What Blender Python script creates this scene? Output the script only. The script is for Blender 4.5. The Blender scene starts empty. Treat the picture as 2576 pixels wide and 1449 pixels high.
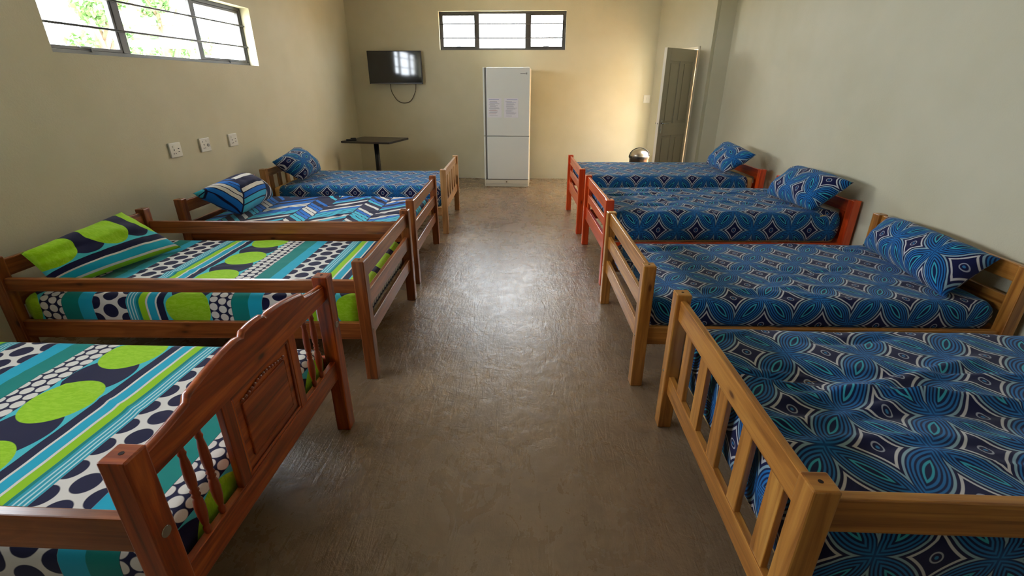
import bpy, bmesh, math, random
from mathutils import Vector, Matrix, noise
random.seed(7)
C = bpy.context.scene.collection
PI = math.pi
XL, XR, D, YB, CH = -3.1214, 2.47, 8.4313, -4.2, 3.05     # left wall, right wall, back wall, wall behind, ceiling

# ------------------------------------------------------------------ node maths
class V:
    def __init__(s, nt, sock): s.nt = nt; s.o = sock
    def _m(s, op, b=None, c=None, rev=False):
        n = s.nt.nodes.new('ShaderNodeMath'); n.operation = op
        a_, b_ = (b, s) if rev else (s, b)
        for i, q in enumerate((a_, b_, c)):
            if q is None: continue
            if isinstance(q, V): s.nt.links.new(q.o, n.inputs[i])
            else: n.inputs[i].default_value = q
        return V(s.nt, n.outputs[0])
    def __add__(s, b): return s._m('ADD', b)
    __radd__ = __add__
    def __sub__(s, b): return s._m('SUBTRACT', b)
    def __rsub__(s, b): return s._m('SUBTRACT', b, rev=True)
    def __mul__(s, b): return s._m('MULTIPLY', b)
    __rmul__ = __mul__
    def __truediv__(s, b): return s._m('DIVIDE', b)
    def fr(s): return s._m('FRACT')
    def fl(s): return s._m('FLOOR')
    def ab(s): return s._m('ABSOLUTE')
    def sq(s): return s._m('SQRT')
    def sin(s): return s._m('SINE')
    def mn(s, b): return s._m('MINIMUM', b)
    def mx(s, b): return s._m('MAXIMUM', b)
    def mod(s, b): return s._m('FLOORED_MODULO', b)
    def lt(s, e, w=.004):            # 1 where s < e, soft edge w
        n = s.nt.nodes.new('ShaderNodeMapRange'); n.clamp = True
        s.nt.links.new(s.o, n.inputs['Value'])
        if isinstance(e, V): raise ValueError
        n.inputs['From Min'].default_value = e - w; n.inputs['From Max'].default_value = e + w
        n.inputs['To Min'].default_value = 1; n.inputs['To Max'].default_value = 0
        return V(s.nt, n.outputs[0])
    def gt(s, e, w=.004): return 1 - s.lt(e, w)
    def band(s, a, b, w=.004): return s.gt(a, w) * s.lt(b, w)

def srgb(r, g, b):
    f = lambda c: (c/255/12.92) if c/255 <= .04045 else ((c/255+.055)/1.055)**2.4
    return (f(r), f(g), f(b), 1)

class Mat:
    def __init__(s, name, rough=.6, metal=0, spec=.5):
        s.m = bpy.data.materials.new(name); s.m.use_nodes = True
        s.nt = s.m.node_tree; s.b = s.nt.nodes['Principled BSDF']
        s.b.inputs['Roughness'].default_value = rough; s.b.inputs['Metallic'].default_value = metal
        s.b.inputs['Specular IOR Level'].default_value = spec
    def node(s, t, **k):
        n = s.nt.nodes.new(t)
        for a, v in k.items(): setattr(n, a, v)
        return n
    def coord(s, which='UV', scale=(1, 1, 1), loc=(0, 0, 0)):
        n = s.node('ShaderNodeTexCoord'); mp = s.node('ShaderNodeMapping')
        s.nt.links.new(n.outputs[which], mp.inputs[0]); mp.inputs['Scale'].default_value = scale; mp.inputs['Location'].default_value = loc
        return mp.outputs[0]
    def xy(s, co):
        n = s.node('ShaderNodeSeparateXYZ'); s.nt.links.new(co, n.inputs[0]); return V(s.nt, n.outputs[0]), V(s.nt, n.outputs[1])
    def noise(s, co, scale, detail=4, rough=.5, dist=0, out='Fac'):
        n = s.node('ShaderNodeTexNoise'); s.nt.links.new(co, n.inputs['Vector'])
        n.inputs['Scale'].default_value = scale; n.inputs['Detail'].default_value = detail
        n.inputs['Roughness'].default_value = rough; n.inputs['Distortion'].default_value = dist
        return V(s.nt, n.outputs[out])
    def ramp(s, v, stops):
        n = s.node('ShaderNodeValToRGB'); s.nt.links.new(v.o, n.inputs[0]); e = n.color_ramp.elements
        while len(e) < len(stops): e.new(.5)
        for i, (p, c) in enumerate(stops): e[i].position = p; e[i].color = c
        return n.outputs[0]
    def mix(s, f, a, b, mode='MIX'):
        n = s.node('ShaderNodeMix', data_type='RGBA', blend_type=mode)
        for i, q in ((0, f), (6, a), (7, b)):
            if isinstance(q, V): s.nt.links.new(q.o, n.inputs[i])
            elif isinstance(q, bpy.types.NodeSocket): s.nt.links.new(q, n.inputs[i])
            else: n.inputs[i].default_value = q
        return n.outputs[2]
    def color(s, c):
        if isinstance(c, bpy.types.NodeSocket): s.nt.links.new(c, s.b.inputs['Base Color'])
        else: s.b.inputs['Base Color'].default_value = c
        return s
    def rough(s, v): s.nt.links.new(v.o, s.b.inputs['Roughness']); return s
    def bump(s, v, dist, strength=1):
        n = s.node('ShaderNodeBump'); s.nt.links.new(v.o, n.inputs['Height'])
        n.inputs['Distance'].default_value = dist; n.inputs['Strength'].default_value = strength
        s.nt.links.new(n.outputs[0], s.b.inputs['Normal']); return s

def plain(name, c, rough=.5, metal=0, spec=.5): return Mat(name, rough, metal, spec).color(c).m

# ------------------------------------------------------------------ materials
def mk_wall():
    m = Mat('painted_plaster', .75, spec=.25)
    co = m.coord('Object'); n = m.noise(co, 1.3, 3, .6); g = m.noise(co, 95, 3, .6); g2 = m.noise(co, 20, 4, .6)
    m.color(m.ramp(n, [(.3, srgb(203, 199, 173)), (.7, srgb(212, 208, 185))]))
    m.bump(g*.6+g2*.4, .004, .55); return m.m
def mk_floor():
    m = Mat('cement_screed', .4, spec=.9)
    co = m.coord('Object'); big = m.noise(co, .9, 4, .6, .6); mid = m.noise(co, 5, 6, .65, 1.2); fine = m.noise(co, 60, 4, .6)
    st = m.noise(m.coord('Object', (7, 1.2, 1)), 3, 5, .6, 2.5)
    c1 = m.ramp(big, [(.3, srgb(136, 114, 90)), (.55, srgb(154, 130, 102)), (.75, srgb(165, 142, 113))])
    c2 = m.mix((mid-.38)*.8, c1, srgb(98, 84, 74))
    c3 = m.mix(st.band(.60, .66, .05)*.12, c2, srgb(78, 66, 56))
    vo = m.node('ShaderNodeTexVoronoi'); m.nt.links.new(m.coord('Object'), vo.inputs['Vector']); vo.inputs['Scale'].default_value = 2.3
    sp = V(m.nt, vo.outputs['Distance']).lt(.035, .015)
    c4 = m.mix(sp*.5, c3, srgb(70, 58, 48))
    # broad trowel arcs
    x, y = m.xy(m.coord('Object'))
    def arc(cx, cy, r, w, k):
        d = ((x-cx)*(x-cx)+(y-cy)*(y-cy)).sq()-r
        return d.ab().lt(w, w)*k*(mid.gt(.42, .1))
    ar = arc(-.95, 2.55, .62, .016, .35).mx(arc(-1.9, 2.2, 1.5, .010, .25)).mx(arc(.9, 3.6, 1.1, .012, .2))
    c5 = m.mix(ar, c4, srgb(88, 76, 66))
    scuff = m.noise(m.coord('Object', (3, 14, 1)), 2.2, 6, .7, 1.5)
    c5 = m.mix(scuff.band(.56, .70, .08)*.12, c5, srgb(160, 142, 118))
    mot = m.noise(m.coord('Object'), 11, 7, .72, .6)
    c5 = m.mix((mot-.44)*.9, c5, srgb(86, 72, 60))
    m.color(c5)
    m.rough(mid*.28+.09+st*.11)
    mm = m.noise(m.coord('Object'), 14, 6, .7, .8)
    m.bump(mid*.5+st*.35+mm*.35+fine*.10, .012, .45)
    return m.m
def mk_wood(name, lo, mid, hi, rough=.32, knot=(60, 28, 12)):
    m = Mat(name, rough, spec=.5)
    co = m.coord('UV', (1.2, 26, 1)); n = m.noise(co, 1.0, 5, .6, 1.2)
    co2 = m.coord('UV', (.7, 5, 1)); n2 = m.noise(co2, 1.6, 3, .5, .6)
    f = n*.65+n2*.35
    c = m.ramp(f, [(.36, lo), (.5, mid), (.64, hi)])
    rings = (n2*34).sin()
    c = m.mix(rings.gt(.55, .35)*.28, c, lo)
    vo = m.node('ShaderNodeTexVoronoi'); m.nt.links.new(m.coord('UV', (3.2, 7.5, 1)), vo.inputs['Vector']); vo.inputs['Scale'].default_value = 1
    vo.inputs['Randomness'].default_value = 1
    kd = V(m.nt, vo.outputs['Distance'])
    c = m.mix(kd.lt(.11, .05)*.5, c, lo)
    c = m.mix(kd.lt(.06, .02)*.85, c, srgb(*knot))
    m.color(c); m.bump(n, .0006, .5)
    m.b.inputs['Coat Weight'].default_value = .35; m.b.inputs['Coat Roughness'].default_value = .18
    return m.m

NAVY = srgb(22, 24, 62); WHITE = srgb(222, 220, 216)
def cloth_base(name):
    m = Mat(name, .85, spec=.15)
    m.b.inputs['Sheen Weight'].default_value = .12
    return m
def cloth_finish(m, c):
    g = m.noise(m.coord('UV'), 900, 2, .5); w = m.noise(m.coord('UV'), 7, 4, .6, .5)
    m.color(c); m.bump(w*.8+g*.2, .006, .35); return m.m
def mk_petal(name='blue_petal_print'):
    m = cloth_base(name)
    x, y = m.xy(m.coord('UV')); wob = m.noise(m.coord('UV'), 3, 2, .5)
    X = x/.2965+(wob-.5)*.05; Y = y/.352
    a = X+Y; b = X-Y
    fa = a.fr(); fb = b.fr(); da = ((a+.5).fr()-.5).ab(); db = ((b+.5).fr()-.5).ab()
    def lens(t, d):
        u = t-.5; v = d+.45
        return (u*u+v*v).sq()-.45
    rh = lens(fa, db); rv = lens(fb, da)
    def lines(r): return r.band(.088, .114, .004).mx(r.band(.138, .164, .004)).mx(r.band(.186, .208, .004))
    bl = lines(rh).mx(lines(rv))
    cy = rh.band(.034, .060, .004).mx(rv.band(.034, .060, .004))
    mnr = rh.mn(rv)
    pale = mnr.band(.230, .260, .004); white = mnr.band(.296, .328, .004)
    cx = fa-.5; cz = fb-.5; dc = (cx*cx+cz*cz).sq()
    ring = dc.band(.058, .078, .004); dot = dc.lt(.024, .004)
    hub = (da*da+db*db).sq()
    hubf = hub.lt(.12, .10)
    tint = m.mix(mnr.lt(.225, .01), srgb(24, 22, 64), srgb(12, 34, 80))
    tint = m.mix(wob*.4, tint, srgb(14, 40, 100))
    c = m.mix(hubf*.55, tint, srgb(26, 104, 178))
    c = m.mix(bl*.9, c, srgb(36, 124, 198))
    c = m.mix(cy, c, srgb(56, 176, 205))
    c = m.mix(pale*.95, c, srgb(150, 184, 204))
    c = m.mix(white, c, srgb(208, 208, 214))
    c = m.mix(ring*.9, c, srgb(175, 180, 200)); c = m.mix(dot, c, srgb(52, 130, 190))
    return cloth_finish(m, c)
def mk_dots(name='green_stripe_and_dot_print'):
    m = cloth_base(name)
    x, y = m.xy(m.coord('UV')); P = .902
    s = (x/P).fr()*P
    teal = srgb(0, 132, 128); turq = srgb(24, 170, 204); lime = srgb(150, 205, 20); aqua = srgb(70, 190, 205)
    def dots(cx, cy, px, py, r, asp=1.0, stg=.5):
        u = (s-cx)/px; col = (u+.5).fl(); v = y/py+col*stg
        du = (u-col)*px; dv = ((v+.5).fr()-.5)*py*asp
        return (du*du+dv*dv).sq().lt(r, .0015)
    c = teal
    c = m.mix(s.lt(.117, .001), c, NAVY)
    c = m.mix(s.lt(.1155, .001)*dots(.0215, 0, .047, .047, .0208, stg=.3), c, WHITE)
    c = m.mix(s.band(.205, .278, .001), c, turq)
    c = m.mix(s.band(.278, .455, .001), c, WHITE)
    c = m.mix(s.band(.278, .455, .001)*dots(.366, 0, .085, .098, .039), c, NAVY)
    st = s.band(.455, .524, .001); c = m.mix(st, c, srgb(40, 160, 185))
    ln = ((s-.459)/.0155).fr().band(.25, .62, .08)*s.band(.4565, .508, .001)
    c = m.mix(ln, c, srgb(185, 225, 230))
    c = m.mix(s.band(.511, .524, .001), c, teal)
    c = m.mix(s.band(.524, .560, .001), c, lime)
    c = m.mix(s.band(.560, .571, .001), c, WHITE); c = m.mix(s.band(.571, .612, .001), c, turq)
    c = m.mix(s.band(.612, .622, .001), c, WHITE); c = m.mix(s.band(.622, .660, .001), c, NAVY)
    cb = s.gt(.660, .001); c = m.mix(cb, c, aqua)
    def ell(off, rx, ry):
        dx = (s-.785)/rx; dy = (((y-off)/.335+.5).fr()-.5)*.335/ry
        return (dx*dx+dy*dy).lt(1, .02)
    c = m.mix(cb*ell(.1675, .116, .128), c, NAVY)
    mo = m.noise(m.coord('UV', (22, 55, 1)), 1.5, 4, .6, .8)
    c = m.mix(cb*ell(0, .118, .126), c, m.mix(mo.gt(.52, .05)*.45, lime, srgb(178, 222, 60)))
    return cloth_finish(m, c)
def mk_zig(name='blue_zigzag_print'):
    m = cloth_base(name)
    x, y = m.xy(m.coord('UV'))
    wob = m.noise(m.coord('UV'), 2.5, 2, .5)
    u = x/.50; f = u.fr(); up_ = f/.60; dn = (1-f)/.40; tri = up_.mn(dn)
    v = (y-tri*.25+wob*.04)/.062
    part_ = u.fl()*2+f.gt(.60, .0005); k = (v+part_.mod(3)*2.0).fl(); g = v.fr()
    h = ((k*12.9898+(part_/3).fl()*78.233).sin()*43758.5).fr()
    seam = (f-.60).ab().mn(f).mn(1-f)
    solid = g.band(.12, .93, .03)*seam.gt(.012, .004)
    c = m.mix(h.gt(.30, .001), NAVY, srgb(24, 112, 205))
    c = m.mix(h.gt(.52, .001), c, srgb(66, 186, 214)); c = m.mix(h.gt(.78, .001), c, WHITE)
    c = m.mix(solid, NAVY, c)
    return cloth_finish(m, c)

M = {}
M['wall'] = mk_wall(); M['floor'] = mk_floor()
M['ceil'] = plain('ceiling_paint', srgb(225, 220, 205), .9)
M['mahog'] = mk_wood('dark_red_varnished_pine', srgb(88, 28, 7), srgb(158, 62, 16), srgb(198, 98, 34), .3, (45, 15, 8))
M['mid'] = mk_wood('brown_varnished_pine', srgb(102, 50, 20), srgb(148, 80, 36), srgb(178, 106, 54), .3, (60, 28, 14))
M['honey'] = mk_wood('honey_varnished_pine', srgb(136, 80, 28), srgb(186, 124, 54), srgb(208, 150, 72), .3, (84, 40, 14))
M['pale'] = mk_wood('pale_pine', srgb(150, 104, 58), srgb(184, 138, 86), srgb(206, 164, 112), .38, (110, 64, 32))
M['red'] = mk_wood('orange_red_stained_pine', srgb(184, 50, 12), srgb(218, 74, 22), srgb(232, 98, 34), .28, (110, 26, 10))
M['petal'] = mk_petal(); M['dots'] = mk_dots(); M['zig'] = mk_zig()
M['foam'] = plain('foam', srgb(200, 165, 105), .9)
M['steel'] = plain('bright_steel', srgb(190, 190, 185), .25, 1)
M['hole'] = plain('drilled_hole', srgb(40, 18, 10), .9)
M['white'] = plain('white_enamel', srgb(226, 230, 226), .35)
M['cream'] = plain('cream_enamel', srgb(222, 216, 196), .4)
M['seal'] = plain('grey_seal', srgb(128, 128, 126), .6)
M['paper'] = plain('paper', srgb(232, 232, 240), .8)
M['ink'] = plain('printed_lines', srgb(150, 152, 170), .8)
M['inkblue'] = plain('printed_heading', srgb(120, 130, 190), .8)
M['inkred'] = plain('printed_red_lines', srgb(175, 125, 120), .8)
M['plastic'] = plain('white_plastic', srgb(226, 226, 218), .3)
M['dark'] = plain('dark_slots', srgb(30, 30, 30), .7)
M['grey'] = plain('grey_plastic', srgb(150, 150, 148), .5)
M['black'] = plain('black_plastic', srgb(16, 17, 19), .35)
M['tabletop'] = plain('black_laminate', srgb(42, 36, 32), .28)
M['blackmetal'] = plain('black_metal', srgb(18, 22, 26), .4)
M['frame'] = plain('painted_steel_frame', srgb(72, 71, 72), .5)
M['doorpaint'] = plain('door_paint', srgb(186, 178, 154), .45)
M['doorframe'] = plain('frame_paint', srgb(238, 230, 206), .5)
M['binsteel'] = plain('brushed_steel', srgb(170, 165, 155), .3, 1)
M['bark'] = plain('bark', srgb(110, 92, 74), .9)
M['ground'] = plain('sunlit_sand', srgb(190, 180, 158), .95)
M['bounce_ground'] = plain('orange_bounce_ground', srgb(216, 166, 112), .9); M['skyblock'] = plain('sky_blocker_wall', srgb(205, 180, 145), .9)  # colours of the added bounce ground and sky-blocking wall outside the door
M['leaf'] = plain('leaves', srgb(84, 124, 66), .7)
M['house'] = plain('far_house_wall', srgb(225, 205, 175), .9)
M['cable'] = plain('cable', srgb(96, 84, 66), .6)
M['cablewhite'] = plain('white_cable', srgb(205, 200, 185), .6)
mt = Mat('tv_screen', .06, spec=.6).color(srgb(10, 13, 16)); M['screen'] = mt.m
def mk_glass():
    m = bpy.data.materials.new('window_glass'); m.use_nodes = True; nt = m.node_tree; nt.nodes.clear()
    o = nt.nodes.new('ShaderNodeOutputMaterial'); t = nt.nodes.new('ShaderNodeBsdfTransparent'); g = nt.nodes.new('ShaderNodeBsdfGlossy')
    g.inputs['Roughness'].default_value = .02; mx = nt.nodes.new('ShaderNodeMixShader'); mx.inputs[0].default_value = .06
    nt.links.new(t.outputs[0], mx.inputs[1]); nt.links.new(g.outputs[0], mx.inputs[2]); nt.links.new(mx.outputs[0], o.inputs[0]); return m
M['glass'] = mk_glass()

# ------------------------------------------------------------------ mesh helpers
def uvl(bm): return bm.loops.layers.uv.verify()
def box(bm, a, b, bev=.0, seg=2, mat=0, off=None):
    """axis-aligned box from a to b; UV: u runs along its longest side"""
    lo = [min(p, q) for p, q in zip(a, b)]; hi = [max(p, q) for p, q in zip(a, b)]
    t = bmesh.new(); vs = [t.verts.new((x, y, z)) for x in (lo[0], hi[0]) for y in (lo[1], hi[1]) for z in (lo[2], hi[2])]
    for f in ((0, 1, 3, 2), (4, 6, 7, 5), (0, 4, 5, 1), (2, 3, 7, 6), (0, 2, 6, 4), (1, 5, 7, 3)): t.faces.new([vs[i] for i in f])
    if bev: bmesh.ops.bevel(t, geom=t.edges[:], offset=bev, segments=seg, profile=.5, affect='EDGES')
    d = [h-l for h, l in zip(hi, lo)]; la = d.index(max(d)); o = off or (random.random()*20, random.random()*20)
    uv = uvl(t)
    for f in t.faces:
        f.normal_update(); n = [abs(c) for c in f.normal]; na = n.index(max(n)); ax = [i for i in range(3) if i != na]
        if la in ax: ua = la; va = [i for i in ax if i != la][0]
        else: ua, va = ax
        for l in f.loops: l[uv].uv = (l.vert.co[ua]+o[0]+(3.3 if na == la else 0), l.vert.co[va]+o[1]+na*.37)
        f.material_index = mat
    me = bpy.data.meshes.new('t'); t.to_mesh(me); t.free(); bm.from_mesh(me); bpy.data.meshes.remove(me)
def cyl(bm, c, r, h, ax='z', seg=20, r2=None, mat=0):
    r2 = r if r2 is None else r2
    R = {'z': Matrix(), 'x': Matrix.Rotation(PI/2, 4, 'Y'), 'y': Matrix.Rotation(-PI/2, 4, 'X')}[ax]
    g = bmesh.ops.create_cone(bm, cap_ends=True, segments=seg, radius1=r, radius2=r2, depth=h, matrix=Matrix.Translation(c) @ R)
    for v in g['verts']:
        for f in v.link_faces: f.material_index = mat; f.smooth = len(f.verts) == 4
def lathe(bm, prof, c=(0, 0, 0), seg=24):
    rings = []
    for r, z in prof: rings.append([bm.verts.new((c[0]+r*math.cos(2*PI*i/seg), c[1]+r*math.sin(2*PI*i/seg), c[2]+z)) for i in range(seg)])
    for a, b in zip(rings, rings[1:]):
        for i in range(seg):
            f = bm.faces.new((a[i], a[(i+1) % seg], b[(i+1) % seg], b[i])); f.smooth = True
    bm.faces.new(rings[0][::-1]); bm.faces.new(rings[-1])
def tube(bm, pts, r, seg=8):
    pts = [Vector(p) for p in pts]; rings = []
    for i, p in enumerate(pts):
        t = (pts[min(i+1, len(pts)-1)]-pts[max(i-1, 0)]).normalized()
        u = t.cross(Vector((0, 0, 1))) if abs(t.z) < .95 else t.cross(Vector((1, 0, 0)))
        u.normalize(); w = t.cross(u)
        rings.append([bm.verts.new(p+r*(u*math.cos(2*PI*k/seg)+w*math.sin(2*PI*k/seg))) for k in range(seg)])
    for a, b in zip(rings, rings[1:]):
        for i in range(seg):
            f = bm.faces.new((a[i], a[(i+1) % seg], b[(i+1) % seg], b[i])); f.smooth = True
    bm.faces.new(rings[0][::-1]); bm.faces.new(rings[-1])
def smooth_path(pts, n=8):
    out = []
    P = [Vector(p) for p in pts]; P = [P[0]*2-P[1]]+P+[P[-1]*2-P[-2]]
    for i in range(1, len(P)-2):
        for k in range(n):
            t = k/n; a, b, c, d = P[i-1:i+3]
            out.append(.5*((2*b)+(c-a)*t+(2*a-5*b+4*c-d)*t*t+(3*b-a-3*c+d)*t**3))
    out.append(P[-2]); return out
def obj(name, bm, mats, parent=None, smooth=None, **props):
    me = bpy.data.meshes.new(name); bmesh.ops.recalc_face_normals(bm, faces=bm.faces[:]); bm.to_mesh(me); bm.free()
    for m in (mats if isinstance(mats, (list, tuple)) else [mats]): me.materials.append(m)
    o = bpy.data.objects.new(name, me); C.objects.link(o)
    if parent: o.parent = parent
    if smooth:
        for p in me.polygons: p.use_smooth = True
    for k, v in props.items(): o[k] = v
    return o
def thing(name, label, cat, loc=(0, 0, 0), rz=0, group=None):
    o = bpy.data.objects.new(name, None); C.objects.link(o); o.location = loc; o.rotation_euler = (0, 0, rz); o.empty_display_size = .1
    o['label'] = label; o['category'] = cat
    if group: o['group'] = group
    return o
def struct(name, bm, m, **k): return obj(name, bm, m, kind='structure', **k)
def part(name, parent, m, a, b, bev=.004, seg=2, **k):
    bm = bmesh.new(); box(bm, a, b, bev, seg); return obj(name, bm, m, parent, **k)

# ------------------------------------------------------------------ room
W1 = dict(y0=3.215, y1=5.632, z0=1.690, z1=2.245)          # left window opening
W3 = dict(y0=-.25, y1=2.15, z0=1.690, z1=2.245)           # second left opening beside the camera, unseen, added to light the near beds
W2 = dict(x0=-1.634, x1=.366, z0=2.018, z1=2.562)          # back window opening
TH = .20
bm = bmesh.new(); box(bm, (XL-.3, YB-.3, -.12), (XR+.3, D+.3, 0)); struct('floor', bm, M['floor'])
bm = bmesh.new(); box(bm, (XL-.3, YB-.3, CH), (XR+.3, D+.3, CH+.12)); struct('ceiling', bm, M['ceil'])
def wall_with(name, lo, hi, axis, plane, th, holes, zc=CH):
    """wall slab between lo..hi along `axis`, inner face at plane, thickness th outward; holes: (a0,a1,z0,z1)"""
    bm = bmesh.new()
    def seg(a0, a1, z0, z1):
        if a1-a0 < 1e-4 or z1-z0 < 1e-4: return
        if axis == 'y': box(bm, (plane, a0, z0), (plane+th, a1, z1))
        else: box(bm, (a0, plane, z0), (a1, plane+th, z1))
    cur = lo
    for a0, a1, z0, z1 in sorted(holes):
        seg(cur, a0, 0, zc); seg(a0, a1, 0, z0); seg(a0, a1, z1, zc); cur = a1
    seg(cur, hi, 0, zc)
    bmesh.ops.remove_doubles(bm, verts=bm.verts[:], dist=1e-5)
    return struct(name, bm, M['wall'])
wall_with('wall_left', YB-TH, D+TH, 'y', XL, -TH, [(W1['y0'], W1['y1'], W1['z0'], W1['z1']), (W3['y0'], W3['y1'], W3['z0'], W3['z1'])])
wall_with('wall_back', XL, 1.80+.25, 'x', D, TH, [(W2['x0'], W2['x1'], W2['z0'], W2['z1'])])
wall_with('wall_front', XL, XR, 'x', YB, -TH, [])
YS = 7.124
bm = bmesh.new(); box(bm, (XR, YB-TH, 0), (XR+TH, YS, CH)); struct('wall_right', bm, M['wall'])
# the short return facing the camera, and the splayed wall with the door in it
A = Vector((2.22, YS, 0)); B = Vector((1.80, D, 0)); tv = (B-A).normalized(); nv = Vector((tv.y, -tv.x, 0))
ang = math.atan2(tv.y, tv.x); Lw = (B-A).length
bm = bmesh.new(); box(bm, (2.22+.05, YS, 0), (XR+TH, YS+.12, CH)); 
bm.verts.ensure_lookup_table()
struct('wall_return', bm, M['wall'])
S0, S1, DT = .232, 1.115, 1.995
def frame_pts(s, n, z=0): return A+tv*s+nv*n+Vector((0, 0, z))
bm = bmesh.new()
for s0, s1, z0, z1 in ((0, S0, 0, CH), (S1, Lw+.1, 0, CH), (S0, S1, DT, CH)): box(bm, (s0, -.15, z0), (s1, 0, z1))
o = struct('wall_door_side', bm, M['wall']); o.location = A; o.rotation_euler = (0, 0, ang)
bm = bmesh.new()
for s0, s1, z0, z1 in ((S0, S0+.035, 0, DT), (S1-.035, S1, 0, DT), (S0, S1, DT-.035, DT)): box(bm, (s0, -.158, z0), (s1, .012, z1), .003)
o = struct('trim_1', bm, M['doorframe']); o.location = A; o.rotation_euler = (0, 0, ang)

# window frames: built in the plane of the opening, local x along the wall, local z up, local y outward
def window(name, loc, rz, w, h, mull, bars, inset=.10):
    root = bpy.data.objects.new(name, None); C.objects.link(root); root.location = loc; root.rotation_euler = (0, 0, rz); root['kind'] = 'structure'
    bm = bmesh.new(); f = .032; y0, y1 = inset, inset+.035
    for a, b in (((0, y0, 0), (w, y1, f)), ((0, y0, h-f), (w, y1, h)), ((0, y0, f), (f, y1, h-f)), ((w-f, y0, f), (w, y1, h-f))): box(bm, a, b, .003)
    for m0, m1 in mull: box(bm, (m0, y0, f), (m1, y1, h-f), .003)
    obj('window_frame', bm, M['frame'], root, kind='structure')
    edges = [f]+[v for mm in mull for v in mm]+[w-f]
    for i in range(0, len(edges), 2):
        a, b = edges[i], edges[i+1]
        bm = bmesh.new()
        if i != 2:      # opening casements carry a sash of their own
            s = .022
            for p, q in (((a, y0+.006, f), (b, y1+.006, f+s)), ((a, y0+.006, h-f-s), (b, y1+.006, h-f)), ((a, y0+.006, f+s), (a+s, y1+.006, h-f-s)), ((b-s, y0+.006, f+s), (b, y1+.006, h-f-s))): box(bm, p, q, .002)
            obj('window_sash', bm, M['frame'], root, kind='structure')
            bm = bmesh.new(); xm = (a+b)/2; box(bm, (xm-.05, y0-.012, f+.012), (xm+.04, y0+.002, f+.024), .003); box(bm, (xm+.028, y0-.012, f-.012), (xm+.04, y0+.002, f+.018), .003)
            obj('window_latch', bm, M['frame'], root, kind='structure')
            bm = bmesh.new(); box(bm, (a+s, y0+.02, f+s), (b-s, y0+.024, h-f-s))
        else: box(bm, (a, y0+.02, f), (b, y0+.024, h-f))
        obj('window_pane', bm, M['glass'], root, kind='structure')
    bm = bmesh.new()
    for z in bars: cyl(bm, (w/2, inset-.012, z), .008, w-.004, 'x', 8)
    obj('burglar_bar', bm, M['frame'], root, kind='structure')
    return root
window('window_1', (XL, W1['y0'], W1['z0']), PI/2, W1['y1']-W1['y0'], W1['z1']-W1['z0'], [(.70, .765), (1.605, 1.655)], (.185, .385))
window('window_2', (W2['x0'], D, W2['z0']), 0, W2['x1']-W2['x0'], W2['z1']-W2['z0'], [(.575, .63), (1.363, 1.432)], (.175, .37), .06)
window('fill_window', (XL, W3['y0'], W3['z0']), PI/2, W3['y1']-W3['y0'], W3['z1']-W3['z0'], [(.70, .765), (1.605, 1.655)], (.185, .385))

# door leaf, hinged at the near jamb and swung back into the room
DH = 1.95
Hh = Vector((2.150, 7.400, 0)); Ff = Vector((1.598, 6.868, 0)); dl = (Ff-Hh).length
door = bpy.data.objects.new('door_1', None); C.objects.link(door); door.location = Hh+Vector((0, 0, 0)); door['kind'] = 'structure'
door.rotation_euler = (0, 0, math.atan2(Ff.y-Hh.y, Ff.x-Hh.x))       # local x: hinge -> free edge, local +y: towards the camera side
T = .04
bm = bmesh.new()
stile = .10; mid = dl/2
zs = [.012, .22, .86, 1.02, 1.80, DH]       # bottom rail, lower panels, lock rail, upper panels, top rail
box(bm, (0, -T, zs[0]), (stile, 0, zs[-1]), .002); box(bm, (dl-stile, -T, zs[0]), (dl, 0, zs[-1]), .002)
for z0, z1 in ((zs[0], zs[1]), (zs[2], zs[3]), (zs[4], zs[5])): box(bm, (stile, -T, z0), (dl-stile, 0, z1), .002)
for z0, z1 in ((zs[1], zs[2]), (zs[3], zs[4])):
    box(bm, (mid-.045, -T, z0), (mid+.045, 0, z1), .002)
    for x0, x1 in ((stile, mid-.045), (mid+.045, dl-stile)):
        box(bm, (x0, -T+.012, z0), (x1, -.012, z1)); box(bm, (x0+.03, -T+.006, z0+.03), (x1-.03, -.005, z1-.03), .005)
obj('door_leaf', bm, M['doorpaint'], door, kind='structure')
bm = bmesh.new(); box(bm, (dl, -T, .012), (dl+.003, 0, DH), .001); obj('door_edge', bm, M['doorframe'], door, kind='structure')  # paler strip: light falling on the leaf's free edge, put into its colour
for sy in (1, -1):
    y = 0 if sy > 0 else -T
    bm = bmesh.new(); box(bm, (dl-.075, y, .90), (dl-.035, y+sy*.006, 1.08), .002)
    cyl(bm, (dl-.055, y+sy*.025, 1.03), .009, .05, 'y', 12); box(bm, (dl-.16, y+sy*.040, 1.022), (dl-.05, y+sy*.054, 1.038), .005); cyl(bm, (dl-.055, y+sy*.008, .945), .007, .006, 'y', 10)
    obj('door_handle', bm, M['steel'], door, kind='structure')
bm = bmesh.new(); box(bm, (dl, -T/2-.011, .90), (dl+.002, -T/2+.011, 1.07)); box(bm, (dl, -T/2-.006, 1.02), (dl+.010, -T/2+.006, 1.04), .002)
obj('door_latch', bm, M['steel'], door, kind='structure')
for z in (.25, 1.70):
    bm = bmesh.new(); cyl(bm, (-.006, -.002, z), .007, .09, 'z', 10); obj('door_hinge', bm, M['steel'], door, kind='structure')

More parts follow.
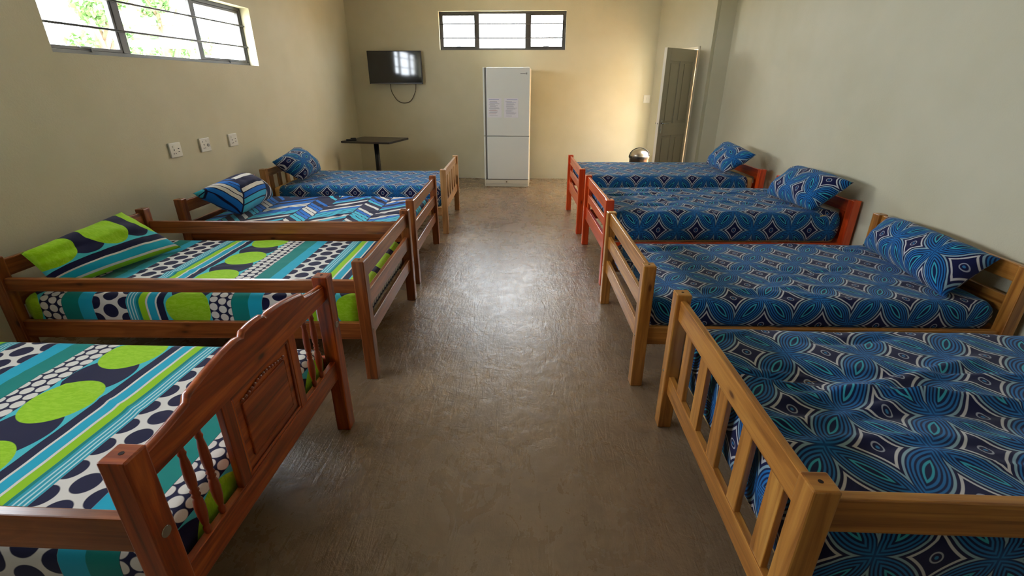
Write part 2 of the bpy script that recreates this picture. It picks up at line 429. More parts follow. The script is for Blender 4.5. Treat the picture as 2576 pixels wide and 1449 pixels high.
# ------------------------------------------------------------------ beds
PS = .063
class Bed: pass
def footline(name, label, near, far, side, length, group=None):
    n = Vector((*near, 0)); f = Vector((*far, 0)); e2 = (f-n).normalized(); rz = -math.atan2(e2.x, e2.y)
    t = thing('single_bed', label, 'bed', n, rz, group)
    b = Bed(); b.t = t; b.w = (f-n).length; b.s = 1 if side == 'R' else -1; b.L = length; b.rz = rz; b.n = n
    return b
def bpart(b, name, m, u0, u1, y0, y1, z0, z1, bev=.004, **k):
    """u = distance from the outer face of the foot end towards the head"""
    return part(name, b.t, m, (b.s*u0, y0, z0), (b.s*u1, y1, z1), bev, **k)
def posts(b, m, h, hh=None, holes=True, bolts=True):
    for u, H in ((0, h), (b.L-PS, hh or h)):
        for y in (0, b.w-PS):
            p = bpart(b, 'bed_post', m, u, u+PS, y, y+PS, 0, H, .005)
            if holes:
                bm = bmesh.new(); cyl(bm, (b.s*(u+PS/2), y+PS/2, H-.002), .006, .005, 'z', 12); obj('peg_hole', bm, M['hole'], p)
            if bolts and u == 0:
                for z in (.30,) if h < .75 else (.545,):
                    bm = bmesh.new(); r = .006 if h < .75 else .014
                    cyl(bm, (b.s*(-.0005), y+PS/2, z), r, .004, 'x', 14); obj('bolt', bm, M['steel'], p)
def rail_x(b, name, m, near, z0, z1, th=.028):
    y0, y1 = (.016, .016+th) if near else (b.w-.016-th, b.w-.016)
    return bpart(b, name, m, PS-.002, b.L-PS+.002, y0, y1, z0, z1)
def cross(b, name, m, u, z0, z1, th=.024, y0=None, y1=None):
    return bpart(b, name, m, u, u+th, PS-.002 if y0 is None else y0, b.w-PS+.002 if y1 is None else y1, z0, z1)
def base_slats(b, m, z):
    for i in range(7):
        u = .18+i*(b.L-.36)/6; bpart(b, 'base_slat', m, u-.035, u+.035, .044, b.w-.044, z-.018, z, .002)
def ends(b, m, rails, u_in=.018):
    for nm, z0, z1 in rails:
        cross(b, nm, m, u_in, z0, z1); cross(b, nm, m, b.L-u_in-.024, z0, z1)

# mattress in a fitted sheet ------------------------------------------------
def rbox_sheet(sx, sy, z0, z1, r, nx, ny, nz, uvo, uvs, wr, mat, name, parent=None):
    """rounded mattress cover centred on 0,0 ; wr(x,y)->height added on top ; uv continues down the sides"""
    bm = bmesh.new(); uv = uvl(bm); hx, hy = sx/2, sy/2; cache = {}
    def P(q):
        k = tuple(round(c, 5) for c in q)
        if k in cache: return cache[k]
        qx, qy, qz = q
        c = Vector((max(-hx+r, min(hx-r, qx)), max(-hy+r, min(hy-r, qy)), max(z0+r, min(z1-r, qz))))
        d = Vector(q)-c
        if d.length > 1e-9: d = d.normalized()*r
        p = c+d
        top = max(0, min(1, (qz-z0)/(z1-z0)))
        side = 1-top
        h = wr(p.x, p.y)
        p.z += h*max(0, (top-.55)/.45)
        nn = noise.noise(Vector((p.x*2.2+uvo[0]*9, p.y*2.2, p.z*5)))
        if abs(qx) >= hx-1e-6 or abs(qy) >= hy-1e-6:
            out = Vector((math.copysign(1, qx) if abs(qx) >= hx-1e-6 else 0, math.copysign(1, qy) if abs(qy) >= hy-1e-6 else 0, 0))
            p += out*(.012*math.sin(PI*top)+.008*nn)
        v = bm.verts.new(p); cache[k] = v; return v
    def grid(fq, fuv, n1, n2):
        for i in range(n1):
            for j in range(n2):
                cs = ((i, j), (i+1, j), (i+1, j+1), (i, j+1))
                vs = [P(fq(a/n1, b_/n2)) for a, b_ in cs]
                if len(set(vs)) < 4: continue
                try: f = bm.faces.new(vs)
                except ValueError: continue
                f.smooth = True
                for l, (a, b_) in zip(f.loops, cs):
                    u, v = fuv(a/n1, b_/n2); l[uv].uv = (uvo[0]+uvs*u, uvo[1]+v)
    X = lambda a: -hx+2*hx*a; Y = lambda b_: -hy+2*hy*b_; Z = lambda b_: z0+(z1-z0)*b_
    grid(lambda a, b_: (X(a), Y(b_), z1), lambda a, b_: (X(a), Y(b_)), nx, ny)
    for sg in (-1, 1):
        grid(lambda a, b_: (X(a), sg*hy, Z(b_)), lambda a, b_: (X(a), sg*(hy+(z1-Z(b_)))), nx, nz)
        grid(lambda a, b_: (sg*hx, Y(a), Z(b_)), lambda a, b_: (sg*(hx+(z1-Z(b_))), Y(a)), ny, nz)
    grid(lambda a, b_: (X(a), Y(b_), z0), lambda a, b_: (X(a), Y(b_)), 12, 8) if False else None
    o = obj(name, bm, mat, parent)
    return o
def wrinkler(seed, amp, folds, sag=.0):
    rnd = random.Random(seed); F = []
    for _ in range(folds):
        F.append((rnd.uniform(-.5, .5), rnd.uniform(-.35, .35), rnd.uniform(-1, 1), rnd.uniform(.012, .03), rnd.uniform(.5, 1)*rnd.choice((-1, 1, 1)), rnd.uniform(-.9, .9), rnd.uniform(.2, .6), rnd.uniform(0, 6)))
    def f(x, y):
        h = amp*.5*noise.noise(Vector((x*3+seed, y*3, 0)))+amp*.25*noise.noise(Vector((x*8+seed, y*11, 3)))
        for y0, k, x0, w, a, xc, xl, ph in F:
            d = y-(y0+k*(x-xc)+.04*math.sin(x*4+ph)); h += amp*a*math.exp(-(d/w)**2)*math.exp(-((x-xc)/xl)**2)
        return h-sag*(1-(x/1.0)**2)*(1-(y/.6)**2)
    return f
def mattress(b, label, sheetlabel, mat, z0, z1, uvo, uvs=1, wr=None, u0=.075, u1=None, bare=0, group=None, over=.0, r=.045, wid=None):
    u1 = b.L-.075 if u1 is None else u1
    y0, y1 = (.055, b.w-.055) if wid is None else wid
    cu = b.s*(u0+u1)/2; cy = (y0+y1)/2
    R = Matrix.Rotation(b.rz, 4, 'Z'); c = b.n+(R @ Vector((cu, cy, 0)))
    bm = bmesh.new(); box(bm, (-(u1-u0)/2+.01, -(y1-y0)/2+.012, z0+.003), ((u1-u0)/2-.01, (y1-y0)/2-.012, z1-.02), .025, 3)
    m = obj('mattress', bm, M['foam'], None, label=label, category='mattress')
    if group: m['group'] = group
    m.location = c; m.rotation_euler = (0, 0, b.rz)
    sx = (u1-u0)-bare; off = -b.s*bare/2
    s = rbox_sheet(sx, y1-y0, z0, z1, r, 130, 74, 12, (uvo[0]+0, uvo[1]), uvs, wr or wrinkler(1, .004, 4), mat, 'fitted_sheet', m)
    s.location = (off, 0, 0); s['label'] = sheetlabel
    b.m = m; return m

# ---- L1: dark red bed with carved foot board
b = footline('L1', 'dark red varnished bed nearest on the left, wavy carved foot board with turned spindles', (-.845, .716), (-.860, 1.818), 'L', 2.02)
L1 = b; m = M['mahog']; posts(b, m, .775)
for near in (True, False):
    rail_x(b, 'side_rail', M['mid'] if near else m, near, .489 if near else .28, .595 if near else .38)
rail_x(b, 'bed_rail', M['mid'], True, .22, .30)
def crest(y):      # y from 0..1 across
    q = abs(y-.5)*2
    if q > .66: return .742+.022*(1-(q-.66)/.34)**1.5
    if q > .645: return .764+.018*(.66-q)/.015
    if q > .14: k = (.645-q)/.505; return .782+.034*math.sin(k*PI/2)-.006*max(0, (k-.9)/.1)
    if q > .12: return .808
    return .822+.004*math.cos(q/.11*PI/2)
def crest_rail(parent, m, x0, x1, y0, y1, zb):
    bm = bmesh.new(); uv = uvl(bm); n = 90; rows = []
    for i in range(n+1):
        t = i/n; y = y0+(y1-y0)*t; zt = crest(t); e = .007
        prof = [(x0, zb), (x0, zt-e), (x0+(x1-x0)*.22, zt), (x1-(x1-x0)*.22, zt), (x1, zt-e), (x1, zb)]
        rows.append([bm.verts.new((px, y, pz)) for px, pz in prof])
    for a, c in zip(rows, rows[1:]):
        for k in range(6):
            f = bm.faces.new((a[k], a[(k+1) % 6], c[(k+1) % 6], c[k])); f.smooth = k in (1, 2, 3)
            for l in f.loops: l[uv].uv = (l.vert.co.y+4, l.vert.co.z+k*.05)
    bm.faces.new(rows[0]); bm.faces.new(rows[-1][::-1])
    return obj('crest_rail', bm, m, parent)
def spindle(parent, m, x, y, z0, z1):
    bm = bmesh.new(); h = z1-z0; pr = [(.008, 0), (.010, .02*h), (.012, .05*h)]
    pr += [(.012, .08*h), (.0085, .10*h), (.0115, .13*h), (.016, .22*h), (.0175, .32*h), (.015, .40*h), (.010, .43*h), (.015, .455*h), (.010, .48*h), (.015, .505*h), (.010, .53*h), (.014, .56*h), (.0165, .66*h), (.014, .80*h), (.010, .88*h), (.0135, .91*h), (.010, .94*h), (.010, h)]
    lathe(bm, [(r*.80, z) for r, z in pr], (x, y, z0), 16); return obj('spindle', bm, m, parent)
def fancy_end(b, m, u):
    s = b.s; w = b.w
    crest_rail(b.t, m, s*u, s*(u+.026), PS-.002, w-PS+.002, .672)
    cross(b, 'bottom_rail', m, u, .285, .375, .026)
    pa, pc = .325, w-.385           # panel stiles
    for y in (pa, pc): bpart(b, 'stile', m, u+.002, u+.024, y, y+.045, .372, .675, .003)
    p = bpart(b, 'panel', m, u+.010, u+.018, pa+.043, pc+.002, .373, .674, .001)
    for nm, dx in (('panel_moulding', 1),):
        for sgn in (0, 1):
            bm = bmesh.new(); ya, yc = pa+.045, pc; x0 = s*(u+.010) if sgn == 0 else s*(u+.018); d = -s*.006 if sgn == 0 else s*.006
            for (y0, y1, z0, z1) in ((ya, yc, .375, .388), (ya, yc, .659, .672), (ya, ya+.012, .388, .659), (yc-.012, yc, .388, .659)): box(bm, (x0, y0, z0), (x0+d, y1, z1), .003)
            box(bm, (x0, ya+.045, .42), (x0+d*.8, yc-.045, .615), .0045)
            # carved scroll under the top of the panel: a row of small leaves
            nn = 15
            for k in range(nn):
                yy = ya+.05+(yc-ya-.10)*k/(nn-1); bmesh.ops.create_icosphere(bm, subdivisions=1, radius=.009, matrix=Matrix.Translation((x0+d*.7, yy, .633+.007*math.cos((k-7)*.45))) @ Matrix.Diagonal((.45, 1.15, .8, 1)))
            obj('panel_moulding', bm, m, p)
    for y in (.170, .236, w-.246, w-.180): spindle(b.t, m, s*(u+.013), y, .372, .676)
fancy_end(b, m, .018)
for z0, z1 in ((.285, .375), (.60, .74)): cross(b, 'head_rail', m, b.L-.044, z0, z1)
base_slats(b, m, .265)
mattress(b, 'mattress in lime, teal and dotted sheet on the dark red bed nearest on the left', 'lime teal and navy striped and dotted sheet', M['dots'], .268, .452,
         (.956, -1.07), -1, wrinkler(11, .006, 9))

# ---- L2: brown bed with guard rails
RL = (('top_rail', .578, .668), ('middle_rail', .408, .500), ('bottom_rail', .240, .328))
b = L2 = footline('L2', 'brown varnished bed with high guard rails, lime and dotted bedding, second on the left', (-.862, 2.177), (-.914, 3.291), 'L', 1.93)
m = M['mid']; posts(b, m, .691); ends(b, m, RL)
rail_x(b, 'guard_rail', m, True, .512, .582); rail_x(b, 'guard_rail', m, False, .512, .600)
rail_x(b, 'side_rail', m, True, .243, .340); rail_x(b, 'side_rail', m, False, .243, .340)
base_slats(b, m, .262)
mattress(b, 'mattress in lime, teal and dotted sheet on the brown bed with guard rails', 'lime teal and navy striped and dotted sheet', M['dots'], .265, .475,
         (.798, -.099), 1, wrinkler(21, .006, 9))
# ---- L3
b = L3 = footline('L3', 'brown varnished slatted-foot bed with zigzag sheet, third on the left', (-.951, 3.541), (-1.006, 4.668), 'L', 1.84)
posts(b, m, .691); ends(b, m, RL)
for nr in (True, False): rail_x(b, 'side_rail', m, nr, .355, .458)
base_slats(b, m, .30)
mattress(b, 'mattress in blue, turquoise and white zigzag sheet on the third bed on the left', 'blue zigzag sheet', M['zig'], .303, .492, (0, 0), 1, wrinkler(31, .009, 14))
# ---- slatted ends
def slat_end(b, m, u, zt0, zt1, zb0, zb1, ys):
    cross(b, 'top_rail', m, u, zt0, zt1, .026); cross(b, 'bottom_rail', m, u, zb0, zb1, .026)
    for y0, y1 in ys: bpart(b, 'slat', m, u+.003, u+.023, y0, y1, zb1-.003, zt0+.003, .003)
YS5 = [(.125, .195), (.310, .375), (.495, .570), (.685, .760), (.870, .940)]
b = L4 = footline('L4', 'pale pine bed with upright slats in its foot board, by the corner table', (-.971, 4.977), (-1.027, 6.120), 'L', 1.95)
m = M['pale']; posts(b, m, .690); YS5b = [(y0*b.w/1.115, y1*b.w/1.115) for y0, y1 in YS5]
slat_end(b, m, .018, .600, .678, .255, .345, YS5b); slat_end(b, m, b.L-.044, .600, .678, .255, .345, YS5b)
for nr in (True, False): rail_x(b, 'side_rail', m, nr, .200, .290)
base_slats(b, m, .272)
mattress(b, 'mattress in blue petal print sheet on the pale pine bed by the corner table', 'blue petal print sheet', M['petal'], .275, .508, (.05, .06), 1, wrinkler(41, .004, 7), bare=.07)
# ---- R1
b = R1 = footline('R1', 'honey pine bed nearest on the right, upright slats in its foot board', (.612, .810), (.592, 1.925), 'R', 1.85)
m = M['honey']; posts(b, m, .690)
slat_end(b, m, .018, .572, .664, .195, .285, YS5); slat_end(b, m, b.L-.044, .572, .664, .195, .285, YS5)
rail_x(b, 'side_rail', m, True, .553, .655); rail_x(b, 'side_rail', m, False, .26, .36); rail_x(b, 'bed_rail', m, True, .20, .26)
base_slats(b, m, .252)
mattress(b, 'mattress in crumpled blue petal print sheet on the honey pine bed nearest on the right', 'crumpled blue petal print sheet', M['petal'], .255, .552, (.108, .253), 1, wrinkler(53, .020, 20), r=.06)
# ---- R2
b = R2 = footline('R2', 'honey pine bed with three horizontal foot rails, second on the right', (.521, 2.197), (.479, 3.311), 'R', 1.91)
posts(b, m, .692)
ends(b, m, (('top_rail', .600, .688), ('middle_rail', .436, .522), ('bottom_rail', .250, .345)))
for nr in (True, False): rail_x(b, 'side_rail', m, nr, .250, .350)
base_slats(b, m, .31)
mattress(b, 'mattress in blue petal print sheet on the honey pine bed, second on the right', 'blue petal print sheet', M['petal'], .315, .486, (.0, .1), 1, wrinkler(61, .010, 14), wid=(.0655, b.w-.0655))
# ---- R3, R4 red beds
def red_end(b, m, u):
    cross(b, 'top_rail', m, u, .598, .688, .026); cross(b, 'bottom_rail', m, u, .270, .392, .026)
    for y in (PS+.045, b.w-PS-.095): bpart(b, 'upright', m, u+.003, u+.023, y, y+.05, .389, .601, .003)
    cross(b, 'middle_rail', m, u, .462, .532, .024, PS+.093, b.w-PS-.093)
b = R3 = footline('R3', 'orange-red bed with thick crumpled blue bedding, third on the right', (.514, 3.602), (.451, 4.744), 'R', 1.935)
m = M['red']; posts(b, m, .700, bolts=False); red_end(b, m, .018); red_end(b, m, b.L-.044)
rail_x(b, 'side_rail', m, False, .500, .568); 
for nr in (True, False): rail_x(b, 'bed_rail', m, nr, .27, .36)
base_slats(b, m, .342)
mattress(b, 'thick mattress in crumpled blue petal print sheet on the third bed on the right', 'crumpled blue petal print sheet', M['petal'], .345, .592, (.091, .298), 1, wrinkler(71, .016, 20), r=.06)
b = R4 = footline('R4', 'orange-red bed farthest on the right, near the open door', (.420, 5.059), (.360, 6.198), 'R', 1.945)
posts(b, m, .700, bolts=False); red_end(b, m, .018); red_end(b, m, b.L-.044)
for nr in (True, False): rail_x(b, 'bed_rail', m, nr, .32, .41)
base_slats(b, m, .402)
mattress(b, 'mattress in blue petal print sheet on the farthest bed on the right', 'blue petal print sheet', M['petal'], .405, .622, (.03, .0), 1, wrinkler(81, .005, 9), bare=.07)

# ------------------------------------------------------------------ pillows
def pillow(label, sheet, bn, bf, tn, tf, thick=.085, seed=0, uvo=(0, 0), rot=0, flip=1):
    """four seam corners: bottom near/far, top near/far"""
    P00, P10, P01, P11 = map(Vector, (bn, bf, tn, tf)); N = 30
    c = (P00+P10+P01+P11)/4; ex = ((P10-P00)+(P11-P01)).normalized(); ey = ((P01-P00)+(P11-P10)); nrm = ex.cross(ey).normalized()*flip
    W = ((P10-P00).length+(P11-P01).length)/2; H = ((P01-P00).length+(P11-P10).length)/2
    bm = bmesh.new(); uv = uvl(bm); grids = []
    for side in (1, -1):
        g = []
        for i in range(N+1):
            r_ = []
            for j in range(N+1):
                if side == -1 and (i in (0, N) or j in (0, N)): r_.append(grids[0][i][j]); continue
                s, t = i/N, j/N; a, b_ = 2*s-1, 2*t-1
                # seams bow inwards between the corners
                s2 = .5+.5*a*(1-.03*(1-b_*b_)); t2 = .5+.5*b_*(1-.03*(1-a*a))
                p = P00*(1-s2)*(1-t2)+P10*s2*(1-t2)+P01*(1-s2)*t2+P11*s2*t2
                e = (max(0, 1-abs(a)**2.6)**.52)*(max(0, 1-abs(b_)**2.6)**.52)
                q = p+nrm*side*thick*e*(1.1 if side > 0 else .6)
                cr = noise.noise(Vector((a*2.2+seed, b_*2.2, side)))*.014+noise.noise(Vector((a*7+seed, b_*5, side*3)))*.005
                q += nrm*side*cr*min(1, e*1.6)
                r_.append(bm.verts.new(q-c))
            g.append(r_)
        grids.append(g)
        cr_, sr_ = math.cos(rot), math.sin(rot)
        for i in range(N):
            for j in range(N):
                cs = ((i, j), (i+1, j), (i+1, j+1), (i, j+1))
                f = bm.faces.new([g[a][b_] for a, b_ in cs]); f.smooth = True
                for l, (a, b_) in zip(f.loops, cs):
                    u, v = (a/N-.5)*W, (b_/N-.5)*H; l[uv].uv = (uvo[0]+u*cr_-v*sr_, uvo[1]+u*sr_+v*cr_)
    o = obj('pillow', bm, sheet, None, label=label, category='pillow'); o.location = c
    return o
pillow('large plump blue petal print pillow on the second bed on the right', M['petal'], (2.10, 2.36, .497), (2.23, 3.25, .497), (2.35, 2.41, .697), (2.35, 3.22, .705), .125, 3, (.1, .2), .1, -1)
pillow('blue petal print pillow on the third bed on the right', M['petal'], (2.085, 3.70, .625), (2.03, 4.37, .615), (2.31, 3.65, .848), (2.31, 4.48, .836), .12, 5, (.0, .1), .0, -1)
pillow('blue petal print pillow on the farthest bed on the right', M['petal'], (1.95, 5.20, .66), (1.97, 5.88, .655), (2.20, 5.10, .855), (2.19, 5.89, .905), .105, 9, (.1, .0), .6, -1)
pillow('blue petal print pillow with a raised corner, on the pale pine bed on the left', M['petal'], (-2.575, 5.10, .545), (-2.66, 5.76, .540), (-2.80, 4.95, .755), (-2.81, 5.50, .840), .140, 12, (.1, .1), .7)
pillow('dark zigzag print pillow on the third bed on the left', M['zig'], (-2.41, 3.66, .525), (-2.54, 4.40, .515), (-2.64, 3.48, .735), (-2.65, 4.14, .775), .150, 15, (.13, .04), .75)
pillow('lime, navy and striped pillow on the second bed on the left', M['dots'], (-2.52, 2.16, .50), (-2.40, 2.93, .49), (-2.64, 2.16, .705), (-2.66, 2.84, .75), .075, 18, (.70, .05), PI/2+PI)

# ------------------------------------------------------------------ fridge
FY = 7.62; fx0, fx1 = -.866, -.162
fr = thing('fridge', 'tall white two-door fridge freezer with two papers taped to it', 'fridge', ((fx0+fx1)/2, FY, 0))
w2 = (fx1-fx0)/2
part('cabinet', fr, M['cream'], (-w2, .055, .0), (w2, .62, 1.735), .006)
def fdoor(z0, z1, nm):
    d = part(nm, fr, M['white'], (-w2+.052, 0, z0), (w2-.004, .05, z1), .008, 3)
    bm = bmesh.new(); box(bm, (-w2+.002, .004, z0), (-w2+.028, .05, z1), .006, 3); obj('door_edge', bm, M['white'], d)
    bm = bmesh.new(); box(bm, (-w2+.026, .022, z0+.004), (-w2+.054, .05, z1-.004)); obj('handle_groove', bm, M['seal'], d)
    return d
up = fdoor(.784, 1.742, 'upper_door'); lo = fdoor(.125, .775, 'lower_door')
bm = bmesh.new(); box(bm, (-w2+.004, .018, .776), (w2-.006, .055, .784)); box(bm, (-w2+.02, .02, .112), (w2-.02, .055, .124)); obj('door_seal', bm, M['seal'], fr)
pl = part('plinth', fr, M['cream'], (-w2+.012, .02, .004), (w2-.012, .06, .112), .004)
bm = bmesh.new()
for z in (.028, .046): box(bm, (-w2+.02, .0165, z), (w2-.02, .022, z+.003))
obj('plinth_groove', bm, M['seal'], pl)
bm = bmesh.new(); box(bm, (-.03, .012, .058), (.03, .021, .106), .003); obj('lock_plate', bm, M['cream'], pl)
bm = bmesh.new(); cyl(bm, (0, .010, .084), .012, .012, 'y', 16); obj('lock', bm, M['steel'], pl)
bm = bmesh.new(); box(bm, (w2-.145, -.002, 1.655), (w2-.07, .002, 1.663)); box(bm, (w2-.065, -.003, 1.648), (w2-.045, .002, 1.672), .002); obj('badge', bm, M['grey'], up)
bm = bmesh.new(); box(bm, (w2-.075, .03, 1.742), (w2-.02, .055, 1.752), .003); obj('hinge_cap', bm, M['plastic'], up)
def paper(label, x0, x1, z0, z1, seed):
    o = part('paper_notice', None, M['paper'], (x0, FY-.0025, z0), (x1, FY-.0005, z1), 0, label=label, category='notice', group='printed notices taped to the fridge')
    rnd = random.Random(seed); w = x1-x0; n = 17
    sets = {}
    for i in range(n):
        z = z1-.022-i*(z1-z0-.045)/(n-1); k = 'inkblue' if i in (0, 3) else ('inkred' if i in (n-3, n-6) and seed == 1 else 'ink')
        if i in (1, n-2): continue
        a = x0+.02+rnd.random()*.02; e = a+(w-.05)*rnd.uniform(.55, 1)
        sets.setdefault(k, []).append((a, min(e, x1-.015), z))
    for k, L in sets.items():
        bm = bmesh.new()
        for a, e, z in L: box(bm, (a, FY-.0032, z-.0022), (e, FY-.0024, z+.0022))
        obj('printed_lines', bm, M[k], o)
paper('printed notice on the left, taped to the fridge door', -.800, -.588, 1.052, 1.325, 1)
paper('printed notice on the right, taped to the fridge door', -.548, -.335, 1.050, 1.325, 2)
bm = bmesh.new(); tube(bm, smooth_path([(-w2-.02, .55, .012), (-w2-.18, .74, .010), (-w2-.5, .765, .010), (-w2-1.1, .775, .012), (-w2-1.5, .78, .012)]), .008); obj('power_cord', bm, M['cablewhite'], fr)

# ------------------------------------------------------------------ television
tvc = thing('television', 'black flat-screen television hung on the back wall above the corner table', 'television', (-2.367, D, 1.76))
part('tv_body', tvc, M['black'], (-.440, -.095, -.245), (.440, -.062, .245), .006, 3)
part('tv_back', tvc, M['black'], (-.30, -.064, -.19), (.30, -.03, .12), .01, 3)
part('wall_bracket', tvc, M['blackmetal'], (-.15, -.035, -.10), (.15, 0, .08), .003)
part('screen', tvc, M['screen'], (-.428, -.098, -.222), (.428, -.094, .235), .001)
part('silver_strip', tvc, M['grey'], (-.42, -.0975, -.243), (.42, -.094, -.236), .001, label='silver strip')
bm = bmesh.new(); tube(bm, smooth_path([(-.11, -.05, -.24), (-.105, -.03, -.36), (-.03, -.015, -.49), (.08, -.012, -.535), (.20, -.015, -.50), (.29, -.03, -.36), (.315, -.05, -.24)]), .006); obj('power_cable', bm, M['cable'], tvc)

# ------------------------------------------------------------------ corner table
tb = thing('pedestal_table', 'black square pedestal table in the far left corner', 'table', (-2.505, 7.44, 0), math.radians(-9))
part('table_top', tb, M['tabletop'], (-.385, -.345, .708), (.385, .345, .738), .005, 3)
bm = bmesh.new(); cyl(bm, (0, 0, .365), .037, .70, 'z', 24); obj('pedestal', bm, M['blackmetal'], tb)
bm = bmesh.new(); cyl(bm, (0, 0, .011), .24, .022, 'z', 32, .235); cyl(bm, (0, 0, .03), .06, .02, 'z', 24, .04); obj('base_plate', bm, M['blackmetal'], tb)
part('top_bracket', tb, M['blackmetal'], (-.12, -.12, .698), (.12, .12, .709), .002)
bm = bmesh.new(); box(bm, (-.075, -.025, 0), (.075, .03, .022), .008, 3); box(bm, (-.01, -.02, .020), (.07, .028, .040), .008, 3)
g = obj('small_gadget', bm, M['black'], None, label='small black gadget lying on the left corner of the table', category='gadget'); g.location = (-2.80, 7.22, .738); g.rotation_euler = (0, 0, .35)

# ------------------------------------------------------------------ bin
bn = thing('dustbin', 'round dark bin with a domed steel lid and carrying handle beside the door', 'bin', (1.592, 7.93, 0))
bm = bmesh.new(); lathe(bm, [(.135, 0), (.140, .01), (.150, .43), (.150, .44)], seg=40); obj('bin_body', bm, plain('dark_bin_metal', srgb(62, 52, 46), .3, .7), bn)
bm = bmesh.new(); lathe(bm, [(.155, .43), (.160, .435), (.160, .462), (.153, .468)], seg=40); obj('lid_rim', bm, M['black'], bn)
bm = bmesh.new(); lathe(bm, [(.150, .466)]+[(.148*math.cos(a), .468+.105*math.sin(a)) for a in [PI/2*k/10 for k in range(10)]]+[(.004, .573)], seg=40); obj('domed_lid', bm, M['binsteel'], bn)
bm = bmesh.new(); tube(bm, [(.160*math.cos(a), -.01, .45+.140*math.sin(a)) for a in [PI*k/24 for k in range(25)]], .007); obj('handle', bm, M['black'], bn)

# ------------------------------------------------------------------ switch and sockets
sw = thing('light_switch', 'white light switch on the back wall beside the door corner', 'switch', (1.720, D, 1.301))
part('cover_plate', sw, M['plastic'], (-.050, -.010, -.060), (.050, 0, .060), .003)
part('rocker', sw, M['plastic'], (-.012, -.015, -.02), (.012, -.009, .02), .002)
SG = 'square white wall sockets under the left window'
def socket(label, y, blob):
    # x local = out of wall, y local along wall
    s = thing('wall_socket', label, 'socket', (XL, y, .985), 0, SG)
    part('cover_plate', s, M['plastic'], (0, -.070, -.060), (.016, .070, .060), .005, 3)
    def slot(nm, yy, zz, w, h, m, d=.018): return part(nm, s, m, (.012, yy-w/2, zz-h/2), (d, yy+w/2, zz+h/2), .001)
    slot('pin_hole', -.022, .002, .010, .012, M['dark'], .0165); slot('pin_hole', -.034, -.028, .009, .009, M['dark'], .0165); slot('pin_hole', -.010, -.028, .009, .009, M['dark'], .0165)
    slot('switch_rocker', -.026, .030, .020, .014, M['plastic'], .021)
    if blob:
        bm = bmesh.new(); cyl(bm, (.017, .034, -.006), .014, .006, 'x', 18); obj('round_inset', bm, M['grey'], s); slot('switch_rocker', .022, .032, .020, .014, M['plastic'], .021)
    else: slot('pin_slot', .032, .008, .018, .006, M['dark'], .0165); slot('pin_slot', .032, -.016, .018, .006, M['dark'], .0165)
socket('white wall socket nearest the camera, leftmost of the three', 4.035, False)
socket('middle one of the three white wall sockets, with a round grey inset', 4.425, True)
socket('white wall socket farthest from the camera, rightmost of the three', 4.862, False)

# ------------------------------------------------------------------ outside
bm = bmesh.new(); box(bm, (-40, -40, -.5), (40, 50, -.15)); struct('ground', bm, M['ground'])
bm = bmesh.new(); box(bm, (2.7, 5.5, -.14), (9, 13, -.05)); struct('bounce_ground', bm, M['bounce_ground'])  # orange slab added to bounce warm light in through the door
bm = bmesh.new(); box(bm, (2.75, 5.6, 2.35), (4.3, 11, 2.43)); struct('sky_blocker_roof', bm, M['ceil'])  # unseen roof slab added to keep sky light off the doorway
bm = bmesh.new(); box(bm, (8.5, 2, -.15), (8.8, 16, 3.2)); struct('sky_blocker_wall', bm, M['skyblock'])  # unseen wall added to block low sky light towards the door
def tree(label, x, y, h, r, seed, n=2600):
    rnd = random.Random(seed); t = thing('tree', label, 'tree', (x, y, -.15))
    bm = bmesh.new(); tube(bm, smooth_path([(0, 0, 0), (.05, .1, h*.3), (-.1, 0, h*.6), (.1, .1, h*.95)]), .11, 8)
    for k in range(7):
        a = rnd.uniform(0, 6.28); z = h*rnd.uniform(.35, .7); tube(bm, smooth_path([(0, 0, z), (math.cos(a)*r*.4, math.sin(a)*r*.4, z+h*.12), (math.cos(a)*r*.85, math.sin(a)*r*.85, z+h*.2)]), .04, 6)
    obj('trunk', bm, M['bark'], t)
    bm = bmesh.new(); cl = [(rnd.uniform(-1, 1)*r*.8, rnd.uniform(-1, 1)*r*.8, h*rnd.uniform(.45, 1.0), rnd.uniform(.3, .55)*r*.7) for _ in range(16)]
    for _ in range(n):
        cx, cy, cz, cr = rnd.choice(cl); d = Vector((rnd.gauss(0, 1), rnd.gauss(0, 1), rnd.gauss(0, 1))).normalized()*cr*rnd.random()**.4
        c = Vector((cx, cy, cz))+d; a = Vector((rnd.gauss(0, 1), rnd.gauss(0, 1), rnd.gauss(0, 1))).normalized(); b2 = a.orthogonal().normalized(); s = rnd.uniform(.05, .10)
        vs = [bm.verts.new(c+a*s), bm.verts.new(c+b2*s*.45), bm.verts.new(c-a*s), bm.verts.new(c-b2*s*.45)]; bm.faces.new(vs)
    obj('foliage', bm, M['leaf'], t)
tree('leafy green tree outside, seen through the left panes of the left wall window', -9.0, 10.5, 3.9, .75, 3)
tree('leafy green tree outside, seen through the middle pane of the left wall window', -9.0, 12.4, 4.2, .7, 5)

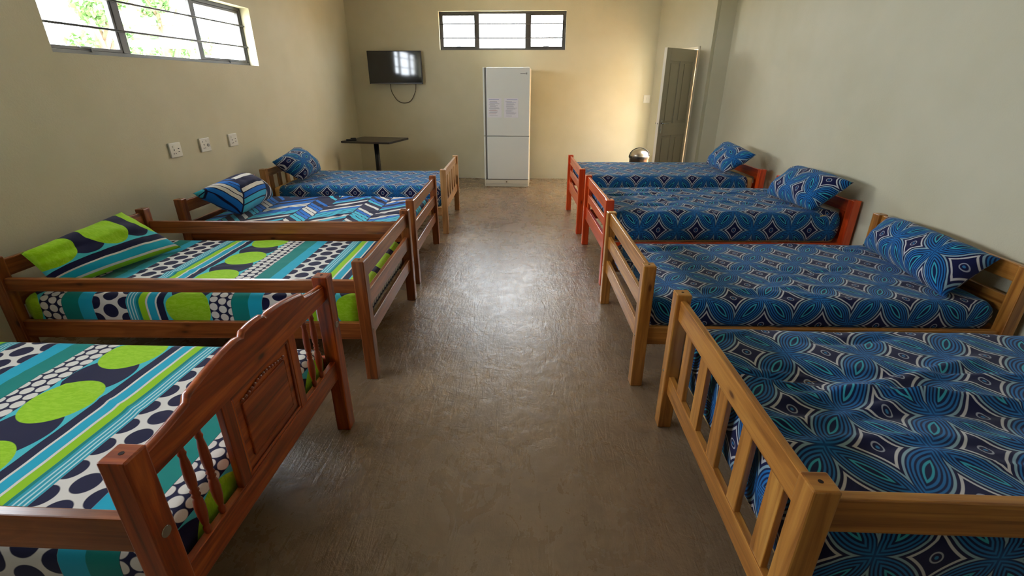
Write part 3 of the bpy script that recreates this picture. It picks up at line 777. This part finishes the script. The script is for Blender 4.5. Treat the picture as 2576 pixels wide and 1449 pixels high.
# ------------------------------------------------------------------ light
w = bpy.data.worlds.new('World'); bpy.context.scene.world = w; w.use_nodes = True; nt = w.node_tree
bg = nt.nodes['Background']; bg.inputs[0].default_value = (.86, .93, 1.0, 1); bg.inputs[1].default_value = 16
def portal(loc, rot, sx, sy):
    l = bpy.data.lights.new('daylight_portal', 'AREA'); l.shape = 'RECTANGLE'; l.size = sx; l.size_y = sy; l.cycles.is_portal = True
    o = bpy.data.objects.new('daylight_portal', l); C.objects.link(o); o.location = loc; o.rotation_euler = rot
portal((XL-.19, (W1['y0']+W1['y1'])/2, (W1['z0']+W1['z1'])/2), (0, -PI/2, 0), .56, 2.42)
portal((XL-.19, (W3['y0']+W3['y1'])/2, (W3['z0']+W3['z1'])/2), (0, -PI/2, 0), .56, 2.42)
portal(((W2['x0']+W2['x1'])/2, D+.19, (W2['z0']+W2['z1'])/2), (-PI/2, 0, 0), 2.0, .56)
pd = frame_pts((S0+S1)/2, .14, 1.0); 
portal(pd, (PI/2, 0, ang+PI), S1-S0, 2.0)
sun = bpy.data.lights.new('sun', 'SUN'); sun.energy = 13; sun.angle = math.radians(.6); sun.color = (1, .93, .8)
so = bpy.data.objects.new('sun', sun); C.objects.link(so)
sd = Vector((.75, .28, 1.05)).normalized()            # direction towards the sun
so.rotation_euler = sd.to_track_quat('Z', 'Y').to_euler(); so.location = (10, 4, 12)

# ------------------------------------------------------------------ camera
f_, pit, yaw, rol = 1195.4, .4031, .0555, .0024
cy, sy, cp, sp = math.cos(yaw), math.sin(yaw), math.cos(pit), math.sin(pit)
fw = Vector((-sy*cp, cy*cp, -sp)); rt = Vector((cy, sy, 0)); up_ = rt.cross(fw)
r2 = rt*math.cos(rol)+up_*math.sin(rol); u2 = -rt*math.sin(rol)+up_*math.cos(rol)
cam = bpy.data.cameras.new('camera'); co = bpy.data.objects.new('camera', cam); C.objects.link(co)
cam.sensor_width = 36; cam.sensor_fit = 'HORIZONTAL'; cam.lens = f_/2576*36; cam.clip_start = .05; cam.clip_end = 200
R = Matrix((r2, u2, -fw)).transposed().to_4x4(); co.matrix_world = Matrix.Translation((0, 0, 1.5)) @ R
S = bpy.context.scene; S.camera = co
S.view_settings.view_transform = 'Standard'; S.view_settings.look = 'None'; S.view_settings.gamma = 1; S.view_settings.use_curve_mapping = False
S.view_settings.exposure = 0.9
